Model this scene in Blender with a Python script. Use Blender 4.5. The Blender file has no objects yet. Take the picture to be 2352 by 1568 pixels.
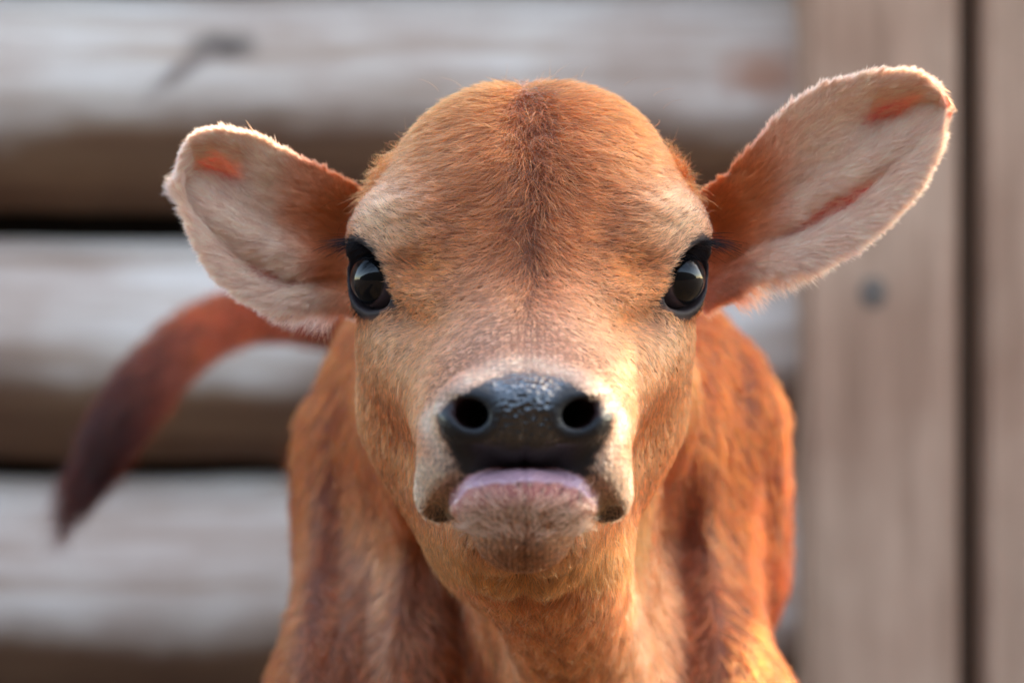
import bpy, math, os
import numpy as np
from mathutils import Vector

HAIR = 1.0
rng = np.random.default_rng(7)
C = bpy.context.scene.collection
sc = bpy.context.scene
R = math.radians

# ------------------------------------------------------------------ camera, light
D0, FPX, ZC = 1.34, 5553.0, 0.72        # camera distance to the eyes, focal length in px of a 2352 px wide frame, camera height
cam = bpy.data.cameras.new('camera'); cam_o = bpy.data.objects.new('camera', cam); C.objects.link(cam_o)
cam_o.location = (0, -D0, ZC); cam_o.rotation_euler = (R(90), 0, 0)
cam.lens = 85; cam.sensor_width = 36; cam.clip_end = 500; cam.clip_start = 0.05
cam.dof.use_dof = True; cam.dof.focus_distance = D0 - 0.035; cam.dof.aperture_fstop = 4.0
sc.camera = cam_o

SUN_EL, SUN_AZ = 44.0, 62.0              # degrees; azimuth from +Y towards +X
w = bpy.data.worlds.new('World'); sc.world = w; w.use_nodes = True
nt = w.node_tree; bg = nt.nodes['Background']; sky = nt.nodes.new('ShaderNodeTexSky')
sky.sky_type = 'NISHITA'; sky.sun_disc = False; sky.sun_elevation = R(SUN_EL); sky.sun_rotation = R(SUN_AZ)
nt.links.new(sky.outputs[0], bg.inputs[0]); bg.inputs[1].default_value = 0.15
sl = bpy.data.lights.new('sun', 'SUN'); sl.energy = 2.0; sl.angle = R(0.5); sl.color = (1, .92, .8)
so = bpy.data.objects.new('sun', sl); C.objects.link(so)
sd = Vector((math.sin(R(SUN_AZ))*math.cos(R(SUN_EL)), math.cos(R(SUN_AZ))*math.cos(R(SUN_EL)), math.sin(R(SUN_EL))))
so.rotation_euler = sd.to_track_quat('Z', 'Y').to_euler()
sc.view_settings.view_transform = 'Standard'; sc.view_settings.look = 'None'; sc.view_settings.gamma = 1
sc.view_settings.exposure = 3.03; sc.view_settings.use_white_balance = True; sc.view_settings.white_balance_temperature = 8300; sc.view_settings.white_balance_tint = 8; sc.view_settings.use_curve_mapping = False
sc.cycles.use_denoising = True
sc.cycles.max_bounces = 10; sc.cycles.transparent_max_bounces = 8
sc.cycles_curves.shape = 'RIBBONS'

# ------------------------------------------------------------------ helpers
def W(px, py, y):
    """a direction read off the 2352x1568 photograph at depth y -> metres, x and z about the lens axis"""
    d = D0 + y
    return np.array([(px-1176)/FPX*d, y, (784-py)/FPX*d])

def srgb(r, g, b):
    c = np.array([r, g, b], float)/255.
    return np.where(c <= .04045, c/12.92, ((c+.055)/1.055)**2.4)

def hash3(ix, iy, iz, seed):
    h = (ix.astype(np.int64)*73856093) ^ (iy.astype(np.int64)*19349663) ^ (iz.astype(np.int64)*83492791) ^ (seed*2654435761)
    h = (h ^ (h >> 13))*1274126177 & 0xffffffff
    h = (h ^ (h >> 16))*2246822519 & 0xffffffff
    return (h ^ (h >> 15) & 0xffff) % 65536/65535.

def vnoise(P, freq, seed=0):
    q = P*freq; i = np.floor(q).astype(np.int64); f = q-i; f = f*f*(3-2*f); out = 0
    for dx in (0, 1):
        for dy in (0, 1):
            for dz in (0, 1):
                wgt = (f[:, 0] if dx else 1-f[:, 0])*(f[:, 1] if dy else 1-f[:, 1])*(f[:, 2] if dz else 1-f[:, 2])
                out = out + wgt*hash3(i[:, 0]+dx, i[:, 1]+dy, i[:, 2]+dz, seed)
    return out*2-1

def nrm(v): return v/np.maximum(np.linalg.norm(v, axis=-1, keepdims=True), 1e-9)
def smooth(a, b, x):
    t = np.clip((x-a)/(b-a), 0, 1); return t*t*(3-2*t)

def smin(a, b, k):
    h = np.clip(.5+.5*(b-a)/k, 0, 1); return b*(1-h)+a*h-k*h*(1-h)
def smax(a, b, k): return -smin(-a, -b, k)

def rcone(P, a, b, ra, rb):
    a = np.asarray(a, float); b = np.asarray(b, float); ba = b-a
    t = np.clip(((P-a)@ba)/(ba@ba), 0, 1)
    return np.linalg.norm(P-a-t[:, None]*ba, axis=1)-(ra+(rb-ra)*t)

def ell(P, c, r, rot=None):
    q = P-np.asarray(c, float)
    if rot is not None: q = q@rot          # columns of rot: local axes
    r = np.asarray(r, float); k = np.linalg.norm(q/r, axis=1)
    k2 = np.linalg.norm(q/(r*r), axis=1)
    return k*(k-1)/np.maximum(k2, 1e-9)

def mid(z):                                  # the face's midline leans a little
    return np.interp(z, [-.12, -.04, .03, .149], [.0056, .0062, .0087, .0125])

def H(P):                                    # head space: |distance from the midline|, y, z
    u = P[:, 0]-mid(P[:, 2]); Q = P.copy(); Q[:, 0] = np.abs(u); return Q

# eye geometry in head space (mirrored)
EYE = np.array([.0815, .006, .0350]); EYE_R = .0172
EYE_N = nrm(np.array([.74, -.66, .03]))
_t = nrm(np.cross(np.array([0, 0, 1.]), EYE_N))      # along the lids, horizontally
if _t[1] > 0: _t = -_t                               # pointing forward (to the inner corner)
_tilt = R(-24)
_up0 = nrm(np.cross(EYE_N, _t)); _up0 = _up0 if _up0[2] > 0 else -_up0
EYE_A = nrm(math.cos(_tilt)*_t+math.sin(_tilt)*_up0)  # long axis, inner corner lower
EYE_B = nrm(np.cross(EYE_N, EYE_A)); EYE_B = EYE_B if EYE_B[2] > 0 else -EYE_B
EROT = np.stack([EYE_A, EYE_B, EYE_N], 1)

NOSTRIL = np.array([.0265, -.152, -.0345])
# mouth line in head space
MOUTH = np.array([[0, -.168, -.0610], [.016, -.166, -.0616], [.028, -.157, -.0652], [.0365, -.144, -.0735], [.0420, -.128, -.0825], [.0455, -.112, -.088]])

def head_sdf(P):
    Q = H(P)
    d = rcone(Q, (.017, .036, .0805), (.0, .04, .0805), .0635, .0640)
    d = smin(d, ell(Q, (.050, .034, .062), (.040, .045, .040)), .02)        # cranium
    d = smin(d, rcone(Q, (.03, .0, .045), (.0, -.004, .05), .052, .052), .03)  # forehead
    d = smin(d, ell(Q, (.071, .012, .052), (.030, .030, .028)), .018)       # brow bone
    d = smin(d, ell(Q, (.058, .03, .01), (.037, .04, .042)), .02)           # cheek bone
    d = smin(d, ell(Q, (.055, .058, -.034), (.040, .05, .050)), .025)       # jaw muscle
    d = smin(d, rcone(Q, (.030, .05, -.082), (.013, -.06, -.094), .038, .026), .03)  # mandible
    d = smin(d, rcone(Q, (.0, .03, -.05), (0, -.05, -.05), .062, .045), .03)
    d = smin(d, rcone(Q, (.006, -.02, .012), (.006, -.115, -.036), .046, .030), .03)  # bridge
    d = smin(d, rcone(Q, (.046, .0, -.012), (.026, -.10, -.045), .033, .026), .025)   # side of the muzzle
    d = smin(d, rcone(Q, (.012, .07, -.112), (.008, -.02, -.112), .040, .024), .025)   # throat latch
    # muzzle
    d = smin(d, ell(Q, (.0, -.130, -.037), (.036, .040, .0245)), .012)
    d = smin(d, ell(Q, (.0265, -.138, -.0355), (.0195, .029, .0195)), .008)  # nostril wings
    d = smin(d, ell(Q, (.0335, -.115, -.060), (.0205, .034, .0265)), .010)   # flews
    d = smin(d, ell(Q, (.0425, -.106, -.077), (.0130, .022, .0165)), .007)
    # lower lip and chin
    lip = rcone(Q, (.0265, -.1375, -.0775), (0, -.1465, -.0745), .0118, .0124)
    lip = smin(lip, ell(Q, (0, -.118, -.084), (.0370, .030, .0160)), .008)
    lip = smin(lip, ell(Q, (0, -.119, -.0945), (.0245, .029, .0195)), .009)
    lip = smin(lip, ell(Q, (0, -.100, -.103), (.021, .03, .013)), .012)
    # mouth groove: cut the upper part, then add lip
    up = d
    g = np.full(len(Q), 9.)
    for i in range(len(MOUTH)-1):
        g = np.minimum(g, rcone(Q, MOUTH[i], MOUTH[i+1], .0032+.0005*i, .0037+.0005*i))
    d = smin(up, lip, .0025)
    g = smin(g, ell(Q, (.0425, -.118, -.0925), (.0085, .016, .0065)), .004)
    d = smax(d, -g, .004)
    # nose pad flattened in front
    d = smax(d, -(Q[:, 1]+.1665)-.12*(Q[:, 2]+.035), .006)
    # nostrils
    n1 = ell(Q, NOSTRIL+(-.001, -.002, -.0015), (.0080, .017, .0064))
    n2 = rcone(Q, NOSTRIL+(.003, -.010, .001), NOSTRIL+(.0155, -.004, .0066), .0044, .0026)
    n3 = rcone(Q, NOSTRIL+(-.002, .0, 0), NOSTRIL+(-.008, .03, -.004), .0085, .006)
    n = smin(smin(n1, n2, .005), n3, .004)+.0004
    d = smax(d, -n, .007)
    # philtrum
    d = d+.0012*np.exp(-(Q[:, 0]/.0016)**2)*smooth(-.03, -.045, Q[:, 2])*(Q[:, 1] < -.13)
    # eye socket: lids
    q = (Q-EYE)@EROT
    lids = np.linalg.norm(q*np.array([.94, 1, 1]), axis=1)-.0212
    d = smin(d, lids, .007)
    brow = rcone(q, (-.012, .0182, .004), (.010, .0180, .007), .0062, .0058)   # upper lid roll
    d = smin(d, brow, .006)
    low = rcone(q, (-.010, -.0198, .000), (.012, -.0142, .003), .0045, .004)
    d = smin(d, low, .006)
    # aperture: almond
    ax = np.abs(q[:, 0]-.001); half = .0172*np.clip(1-(ax/.0235)**2, 0, 1)**.62
    ap = np.abs(q[:, 1]-.0005)-half
    ap = np.where(ax > .0235, np.maximum(ap, ax-.0235), ap)
    ap = smax(ap*.8, -(q[:, 2]-.002), .003)
    d = smax(d, -ap, .0035)
    d = smax(d, -(np.linalg.norm(q, axis=1)-EYE_R+.0006), .001)
    for c, rr, a in (((.058, -.035, .041), (.013, .03, .011), .0045), ((.063, -.035, .011), (.014, .03, .0065), .004), ((.052, -.045, .027), (.015, .03, .008), -.002),
                     ((.074, -.02, .073), (.022, .03, .010), -.003), ((.058, -.055, -.03), (.012, .04, .02), .003), ((.040, -.04, .055), (.012, .03, .02), .002), ((.030, -.03, .10), (.018, .03, .02), -.002)):
        d = d+1.5*a*np.exp(-(((Q-np.array(c))/np.array(rr))**2).sum(1))
    # groove in front of the eye
    d = d+.0035*np.exp(-(((Q-np.array([.066, -.030, .020]))/np.array([.012, .02, .006]))**2).sum(1))
    # soft skin undulation on the brow and under the eye
    s = np.exp(-(((Q-np.array([.070, -.02, .075]))/np.array([.03, .04, .022]))**2).sum(1))
    wv = 9*np.sin(P[:, 0]*37+P[:, 2]*29)+1.4*np.sin(P[:, 0]*91)
    d = d+.00035*s*np.sin((Q[:, 0]*.55+Q[:, 2])*640+wv*.25)
    s = np.exp(-(((Q-np.array([.075, -.01, -.005]))/np.array([.02, .04, .018]))**2).sum(1))
    d = d+.0003*s*np.sin((Q[:, 0]*1.0-Q[:, 2]*.8)*560+wv*.25)
    return d

def lin(P, ax): return P[:, ax]
def body_sdf(P):
    d = rcone(P, W(1215, 800, .06), W(1215, 900, .20), .070, .085)            # neck under the skull
    d = smin(d, rcone(P, W(1215, 900, .20), W(1240, 1120, .42), .085, .135), .06)
    d = smin(d, rcone(P, W(1265, 1270, .03), W(1365, 1640, .20), .042, .030), .03)     # throat
    d = smin(d, rcone(P, W(1365, 1640, .22), W(1320, 2100, .34), .032, .07), .07)
    d = smin(d, rcone(P, W(1240, 1080, .13), W(1320, 1560, .32), .050, .075), .05)
    d = smin(d, rcone(P, W(1110, 1000, .42), W(1110, 1300, .46), .128, .128), .05)     # withers
    d = smin(d, rcone(P, W(1400, 1000, .42), W(1400, 1300, .46), .120, .130), .05)
    d = smin(d, rcone(P, W(1230, 1350, .60), W(1230, 1300, 1.05), .178, .175), .06)    # barrel
    for px, s in ((870, -1), (1560, 1)):
        d = smin(d, rcone(P, W(px, 1700, .30), W(px+20*s, 2600, .42), .078, .050), .05)     # shoulders
        d = smin(d, rcone(P, W(px, 1640, .30), W(px-60*s, 1250, .40), .070, .060), .05)
        fx = W(px+10*s, 2600, .42)[0]
        d = smin(d, rcone(P, (fx, .40, -.30), (fx, .40, -.50), .05, .028), .03)             # forelegs
        d = smin(d, rcone(P, (fx, .40, -.50), (fx, .38, -.68), .027, .022), .02)
        d = smin(d, rcone(P, (fx, .1+.28, -.66), (fx, .36, -.695), .026, .028), .01)
        hx = .115*s+.02
        d = smin(d, rcone(P, (hx, 1.05, -.12), (hx, 1.0, -.30), .11, .06), .05)             # hind legs
        d = smin(d, rcone(P, (hx, 1.0, -.30), (hx, 1.14, -.44), .055, .030), .03)
        d = smin(d, rcone(P, (hx, 1.14, -.44), (hx, 1.10, -.67), .027, .022), .02)
        d = smin(d, rcone(P, (hx, 1.10, -.67), (hx, 1.07, -.695), .026, .028), .01)
    # loose skin folds down the sides of the neck
    xx = P[:, 0]; zz = P[:, 2]
    amt = smooth(.10, .2, P[:, 1])*smooth(.05, -.05, zz)
    d = d+.006*amt*np.sin(xx*88+zz*10+.6*np.sin(zz*7)+.6)+.0015*amt*np.sin(xx*210-zz*12)
    # tail
    tp = [W(860, 760, 1.17), W(700, 725, 1.14), W(560, 720, 1.05), W(450, 765, .98), W(350, 860, .95), W(262, 1000, .95), W(190, 1110, .96), W(155, 1190, .97)]
    tr = [.030, .025, .024, .026, .028, .026, .016, .004]
    tk = np.arange(len(tp)); tt = np.linspace(0, len(tp)-1, 22); tp = np.array([np.interp(tt, tk, np.array(tp)[:, j]) for j in range(3)]).T
    tr = np.interp(tt, tk, tr)*.95
    for _ in range(4): tp[1:-1] = (tp[:-2]+2*tp[1:-1]+tp[2:])/4
    global TAIL
    TAIL = tp
    dtl = np.full(len(P), 9.)
    for i in range(len(tp)-1): dtl = np.minimum(dtl, rcone(P, tp[i], tp[i+1], tr[i], tr[i+1]))
    d = smin(d, dtl, .01)
    return d

def full_sdf(P):
    out = body_sdf(P)
    near = P[:, 1] < .20
    if near.any():
        h = head_sdf(P[near])
        out[near] = smin(out[near], h, .02)
    return out

# ------------------------------------------------------------------ surface nets
def mesh_sdf(fn, lo, hi, h, B=8):
    lo = np.array(lo, float); n = (np.ceil((np.array(hi)-lo)/h/B).astype(int)+0)*B
    S = np.empty(n+0, np.float32)
    nb = n//B
    bi = np.stack(np.meshgrid(*[np.arange(k) for k in nb], indexing='ij'), -1).reshape(-1, 3)
    cen = lo+(bi*B+(B-1)/2)*h
    dc = np.concatenate([fn(c) for c in np.array_split(cen, max(1, len(cen)//200000))])
    lim = B*h*.9+.006
    act = np.abs(dc) < lim
    Sb = np.empty((len(bi), B, B, B), np.float32)
    Sb[~act] = np.sign(dc[~act])[:, None, None, None]
    off = np.stack(np.meshgrid(*[np.arange(B)]*3, indexing='ij'), -1).reshape(-1, 3)
    ai = np.nonzero(act)[0]
    for ch in np.array_split(ai, max(1, len(ai)*B**3//400000)):
        if len(ch) == 0: continue
        pts = lo+((bi[ch]*B)[:, None, :]+off[None])*h
        Sb[ch] = fn(pts.reshape(-1, 3)).reshape(len(ch), B, B, B)
    S = Sb.reshape(nb[0], nb[1], nb[2], B, B, B).transpose(0, 3, 1, 4, 2, 5).reshape(*n)
    ins = S < 0
    cnt = np.zeros(n-1, np.int8)
    for a in (0, 1):
        for b in (0, 1):
            for c in (0, 1):
                cnt += ins[a:n[0]-1+a, b:n[1]-1+b, c:n[2]-1+c]
    cell = np.argwhere((cnt > 0) & (cnt < 8))
    idx = np.full(n-1, -1, np.int32); idx[tuple(cell.T)] = np.arange(len(cell))
    acc = np.zeros((len(cell), 3)); k = np.zeros(len(cell))
    cor = [(a, b, c) for a in (0, 1) for b in (0, 1) for c in (0, 1)]
    val = {c: S[tuple((cell+c).T)].astype(float) for c in cor}
    for c in cor:
        for ax in range(3):
            if c[ax] == 0:
                e = list(c); e[ax] = 1; e = tuple(e)
                v0, v1 = val[c], val[e]; m = (v0 < 0) != (v1 < 0)
                t = np.where(m, v0/np.where(m, v0-v1, 1), 0)
                p = np.array(c, float)+np.zeros((len(cell), 3)); p[:, ax] += t
                acc[m] += p[m]; k[m] += 1
    V = lo+(cell+acc/k[:, None])*h
    F = []
    for ax in range(3):
        sl0 = [slice(None)]*3; sl1 = [slice(None)]*3
        sl0[ax] = slice(0, -1); sl1[ax] = slice(1, None)
        a = ins[tuple(sl0)]; b = ins[tuple(sl1)]
        e = np.argwhere(a != b)
        o1, o2 = [i for i in range(3) if i != ax]
        ok = (e[:, o1] > 0) & (e[:, o2] > 0) & (e[:, o1] < n[o1]-1) & (e[:, o2] < n[o2]-1)
        e = e[ok]
        q = []
        for d1, d2 in ((1, 1), (0, 1), (0, 0), (1, 0)):
            c = e.copy(); c[:, o1] -= d1; c[:, o2] -= d2
            q.append(idx[tuple(c.T)])
        q = np.stack(q, 1)
        fl = a[tuple(e.T)]
        if ax == 1: fl = ~fl
        q[~fl] = q[~fl][:, ::-1]
        F.append(q)
    return V, np.concatenate(F)

def vnormals(V, F):
    a = V[F[:, 2]]-V[F[:, 0]]; b = V[F[:, 3]]-V[F[:, 1]]; fn = np.cross(a, b); N = np.zeros_like(V)
    for i in range(4): np.add.at(N, F[:, i], fn)
    return nrm(N)

# ------------------------------------------------------------------ ears
def resample(pts, n):
    pts = np.array(pts, float); L = np.r_[0, np.cumsum(np.linalg.norm(np.diff(pts[:, :2], axis=0), axis=1))]; L /= L[-1]
    t = np.linspace(0, 1, n)
    r = np.stack([np.interp(t, L, pts[:, i]) for i in range(pts.shape[1])], 1)
    for _ in range(4): r[1:-1] = (r[:-2]+2*r[1:-1]+r[2:])/4
    return r

def ear(top, bot, base, tip, pits, cup, ns=110, nt_=70):
    """a leaf between its top and bottom margins, cupped away from the camera; margins are (px, py, depth)"""
    cxy = np.array([[620., 500., 0]]) if top[0][0] < 1176 else np.array([[1880., 410., 0]])
    top, bot = [(np.array(a_, float)-cxy)*np.array([.965, .965, 1])+cxy for a_ in (top, bot)]
    T = resample(top, ns); Bt = resample(bot, ns)
    T = np.array([W(*p) for p in T]); Bt = np.array([W(*p) for p in Bt])
    s = np.linspace(0, 1, ns)[:, None]; t = np.linspace(0, 1, nt_)[None, :]
    P = T[:, None]*(1-t[..., None])+Bt[:, None]*t[..., None]
    prof = np.sin(np.pi*t)**1.15
    P[..., 1] += cup*prof*(.35+.65*np.sin(np.pi*np.clip(.1+s*.95, 0, 1))**.7)
    P[..., 1] += -.006*np.exp(-((t-.62)/.10)**2)*smooth(.95, .5, s)*smooth(.05, .3, s)   # inner ridge
    for (a, b, ra, rb, dep) in pits:
        P[..., 1] += dep*np.exp(-((s-a)/ra)**2-((t-b)/rb)**2)
    P = P.reshape(-1, 3)
    I = np.arange(ns*nt_).reshape(ns, nt_)
    q = np.stack([I[:-1, :-1], I[1:, :-1], I[1:, 1:], I[:-1, 1:]], -1).reshape(-1, 4)
    N = vnormals(P, q)
    if N[:, 1].mean() > 0: N = -N; q = q[:, ::-1]
    S2 = np.stack([np.broadcast_to(s, (ns, nt_)), np.broadcast_to(t, (ns, nt_))], -1).reshape(-1, 2)
    th = .0028
    V = np.concatenate([P-N*0, P-N*th])
    n = len(P)
    F = [q, q[:, ::-1]+n]
    rim = np.concatenate([I[0, ::-1], I[1:, 0], I[-1, 1:], I[-2:0:-1, -1]]) if False else None
    for line in (I[:, 0], I[:, -1], I[0], I[-1]):
        F.append(np.stack([line[:-1], line[1:], line[1:]+n, line[:-1]+n], 1))
    ds = (np.gradient(P.reshape(ns, nt_, 3), axis=0)).reshape(-1, 3); dt = (np.gradient(P.reshape(ns, nt_, 3), axis=1)).reshape(-1, 3)
    return dict(V=V, F=np.concatenate(F), P=P, N=N, q=q, st=S2, ds=nrm(ds), dt=nrm(dt), n=n, pits=pits)

earL = ear(top=[(905, 470, .075), (845, 440, .055), (740, 388, .035), (640, 338, .025), (580, 306, .022), (500, 292, .022), (445, 305, .026), (414, 352, .03), (407, 420, .034)],
           bot=[(850, 720, .09), (770, 712, .062), (700, 712, .045), (640, 712, .040), (560, 682, .036), (495, 630, .034), (455, 565, .034), (425, 490, .034), (408, 428, .034)],
           base=None, tip=None, pits=[(.68, .27, .15, .14, .013), (.36, .80, .20, .09, .007)], cup=.020)
earR = ear(top=[(1540, 490, .075), (1610, 440, .055), (1665, 402, .040), (1742, 315, .028), (1805, 245, .022), (1885, 195, .020), (2000, 164, .020), (2100, 156, .022), (2160, 186, .026), (2187, 240, .030)],
           bot=[(1600, 720, .09), (1665, 690, .065), (1740, 640, .045), (1820, 628, .040), (1900, 600, .036), (1985, 555, .034), (2055, 495, .032), (2122, 415, .030), (2168, 320, .030), (2186, 250, .030)],
           base=None, tip=None, pits=[(.74, .30, .13, .14, .015), (.45, .72, .22, .10, .013)], cup=.022)

# ------------------------------------------------------------------ coat colours (hair albedo, with some light and shade painted in)
BASE = srgb(204, 120, 72)
def blob(P, c, r, aniso=(1, 1, 1)):
    return np.exp(-(((P-np.asarray(c))/(r*np.asarray(aniso, float)))**2).sum(1))

def coat(P, part='head'):
    Q = H(P); n = len(P)
    col = np.tile(BASE, (n, 1))
    def mixc(m, c): 
        nonlocal col
        m = np.clip(m, 0, 1)[:, None]; col = col*(1-m)+np.asarray(c)*m
    if part == 'head':
        mixc(smooth(.085, .135, Q[:, 2])*.8, srgb(192, 98, 44))                       # redder poll
        mixc(blob(Q, (.0, -.05, .05), .045, (.35, 2, 1.0))*.35, srgb(172, 98, 56))
        mixc(blob(Q, (.0, -.11, .0), .045, (1.3, 1.2, .8))*.8, srgb(232, 170, 134))   # paler bridge
        mixc(blob(Q, (.045, -.06, .0), .030)*.4, srgb(222, 160, 115))
        mixc(blob(Q, (.079, -.02, .064), .022, (1, 1.8, 1))*.9, srgb(238, 194, 156))
        mixc(blob(Q, (.058, -.03, .062), .016, (1, 1.8, 1))*.5, srgb(230, 170, 126))       # pale above the eye
        mixc(blob(Q, (.056, -.045, .039), .012, (1.2, 2.4, .9))*.85, srgb(188, 100, 40))       # rusty spot inside the eye
        mixc(blob(Q, (.075, -.02, .004), .020, (1.2, 2, .7))*.55, srgb(230, 182, 140))
        mixc(blob(Q, (.052, -.055, .012), .011, (1.4, 2.4, .6))*.75, srgb(176, 98, 46))
        mixc(smooth(.02, .07, Q[:, 1])*smooth(.02, -.05, Q[:, 2])*.5, srgb(205, 130, 70))
        # cream ring round the nose pad, cream flews
        e = pad_field(Q)
        mixc(np.exp(-((e-.0035)/.0056)**2)*(Q[:, 1] < -.09), srgb(248, 214, 186))
        mixc(smooth(-.052, -.066, Q[:, 2])*smooth(-.075, -.095, Q[:, 1])*.95, srgb(238, 208, 180))
        mixc(smooth(-.080, -.092, Q[:, 2])*smooth(-.06, -.09, Q[:, 1])*(Q[:, 0] < .036)*.85, srgb(206, 146, 108))
        mixc(smooth(-.096, -.108, Q[:, 2])*smooth(-.06, -.09, Q[:, 1])*.6, srgb(164, 104, 66))  # chin browner downwards, its underside shade put into the hair colour
        mixc(smooth(-.09, -.115, Q[:, 2])*smooth(-.09, -.06, Q[:, 1])*.7, srgb(214, 165, 108))
        mixc(smooth(.28, .5, vnoise(P, 430, 6))*smooth(.015, .004, e)*smooth(-.044, -.056, Q[:, 2])*smooth(.024, .030, Q[:, 0])*(Q[:, 1] < -.10)*.9, srgb(46, 34, 36))
        # mouth corner, the pocket's shade painted dark into the hair
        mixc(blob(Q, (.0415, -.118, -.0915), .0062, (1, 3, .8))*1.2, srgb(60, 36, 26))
    else:
        mixc(smooth(-.12, -.2, P[:, 2])*smooth(.30, .15, P[:, 1])*smooth(.09, .03, np.abs(P[:, 0]-.02))*.8, srgb(214, 158, 106))
        mixc(smooth(.12, .3, P[:, 1])*.85, srgb(166, 76, 32))
        mixc(smooth(-.07, -.15, P[:, 2])*smooth(.55, .35, P[:, 1])*smooth(.17, .09, np.abs(P[:, 0]-.0))*.65, srgb(226, 156, 116))  # pinkish chest, lightened to offset the shade under the head
        t = smooth(-.26, -.39, P[:, 0])*(P[:, 1] > .8)
        mixc(t, srgb(66, 24, 12))
    v = vnoise(P, 60, 3)*.08+vnoise(P, 25, 4)*.06
    return np.clip(col*(1+v[:, None]), 0, 1)

def pad_field(Q):
    """<0 inside the black nose pad"""
    x, z = Q[:, 0], Q[:, 2]
    top = -.0155-.010*(x/.030)**2-.020*np.clip(x-.030, 0, 1)
    a = z-top
    side = x-np.interp(z, [-.075, -.066, -.058, -.050, -.042, -.034, -.024, -.016], [.020, .030, .034, .0385, .0425, .044, .040, .030])
    return np.maximum(a, side*.9)

# direction of growth: (px, py, dx, dy) on the left half of the face, mirrored
GROW = np.array([
 (1200, 200, -.35, 1), (1080, 215, -.7, .55), (990, 290, -.9, .6), (920, 390, -.8, .5), (1150, 330, -.5, .9), (1060, 370, -.9, .55), (1190, 430, -.35, 1),
 (1090, 460, -1, .35), (960, 450, -1, .1), (880, 470, -.7, -.6), (1185, 540, -.6, .8), (1080, 560, -1, .05), (980, 540, -.9, -.25), (900, 560, -.7, -.6),
 (950, 610, -.75, -.35), (1180, 640, -.3, 1), (1100, 660, -.7, .7), (1020, 660, -.95, .2), (930, 660, -.9, .1), (1180, 740, -.15, 1), (1080, 760, -.5, .85), (980, 740, -.8, .55),
 (900, 750, -.7, .75), (840, 790, -.3, 1), (1180, 830, -.1, 1), (1040, 850, -.4, .9), (940, 850, -.35, 1), (870, 880, -.2, 1), (980, 960, -.15, 1), (900, 1000, -.1, 1),
 (1180, 1000, -.05, 1), (980, 1100, -.1, 1), (930, 1150, -.1, 1), (1180, 1150, -.1, 1), (1080, 1180, -.3, 1), (1180, 1250, -.05, 1), (1060, 1300, -.25, 1), (1180, 1380, -.05, 1), (1000, 1250, -.2, 1)], float)
G_u = (1212-GROW[:, 0])*1.30/FPX; G_z = (784-GROW[:, 1])*1.31/FPX
def grow_dir(P, N):
    Q = H(P); uw = P[:, 0]-mid(P[:, 2])+.0045*vnoise(P, 55, 31)+.003*vnoise(P, 150, 32)+.0035*smooth(.08, .14, P[:, 2]); Q[:, 0] = np.abs(uw); sgn = np.sign(uw); sgn[sgn == 0] = 1
    w_ = np.exp(-((Q[:, 0][:, None]-G_u)**2+(Q[:, 2][:, None]-G_z)**2)/(.0115**2))+1e-9
    w_ /= w_.sum(1, keepdims=True)
    dx = -(w_@GROW[:, 2])*(1-.85*np.exp(-(Q[:, 0]/.012)**2)*smooth(.09, .12, Q[:, 2])); dz = -(w_@GROW[:, 3])
    d = np.stack([dx*sgn, .25+0*dx, dz], 1)
    side = smooth(.3, .9, np.abs(N[:, 0]))                       # on the flanks outward becomes backward
    d[:, 1] += side*np.abs(dx)*1.0
    back = smooth(.0, .6, N[:, 1])
    d = d*(1-back[:, None])+back[:, None]*np.array([0, .4, -1])
    return d

# ------------------------------------------------------------------ build the skin mesh
hh, hb = (.0013, .005) if HAIR > 0 else (.0016, .006)
SEAM = .150
V1, F1 = mesh_sdf(full_sdf, (-.125, -.19, -.150), (.145, SEAM+.004, .165), hh)
V2, F2 = mesh_sdf(full_sdf, (-.50, SEAM-.006, -.71), (.36, 1.34, .17), hb)
# lower neck in front of the seam (throat and brisket below the head block)
V3, F3 = mesh_sdf(full_sdf, (-.125, -.02, -.56), (.145, SEAM+.004, -.146), .003)
N1, N2, N3 = vnormals(V1, F1), vnormals(V2, F2), vnormals(V3, F3)
print('verts', len(V1), len(V2), len(V3))

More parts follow.
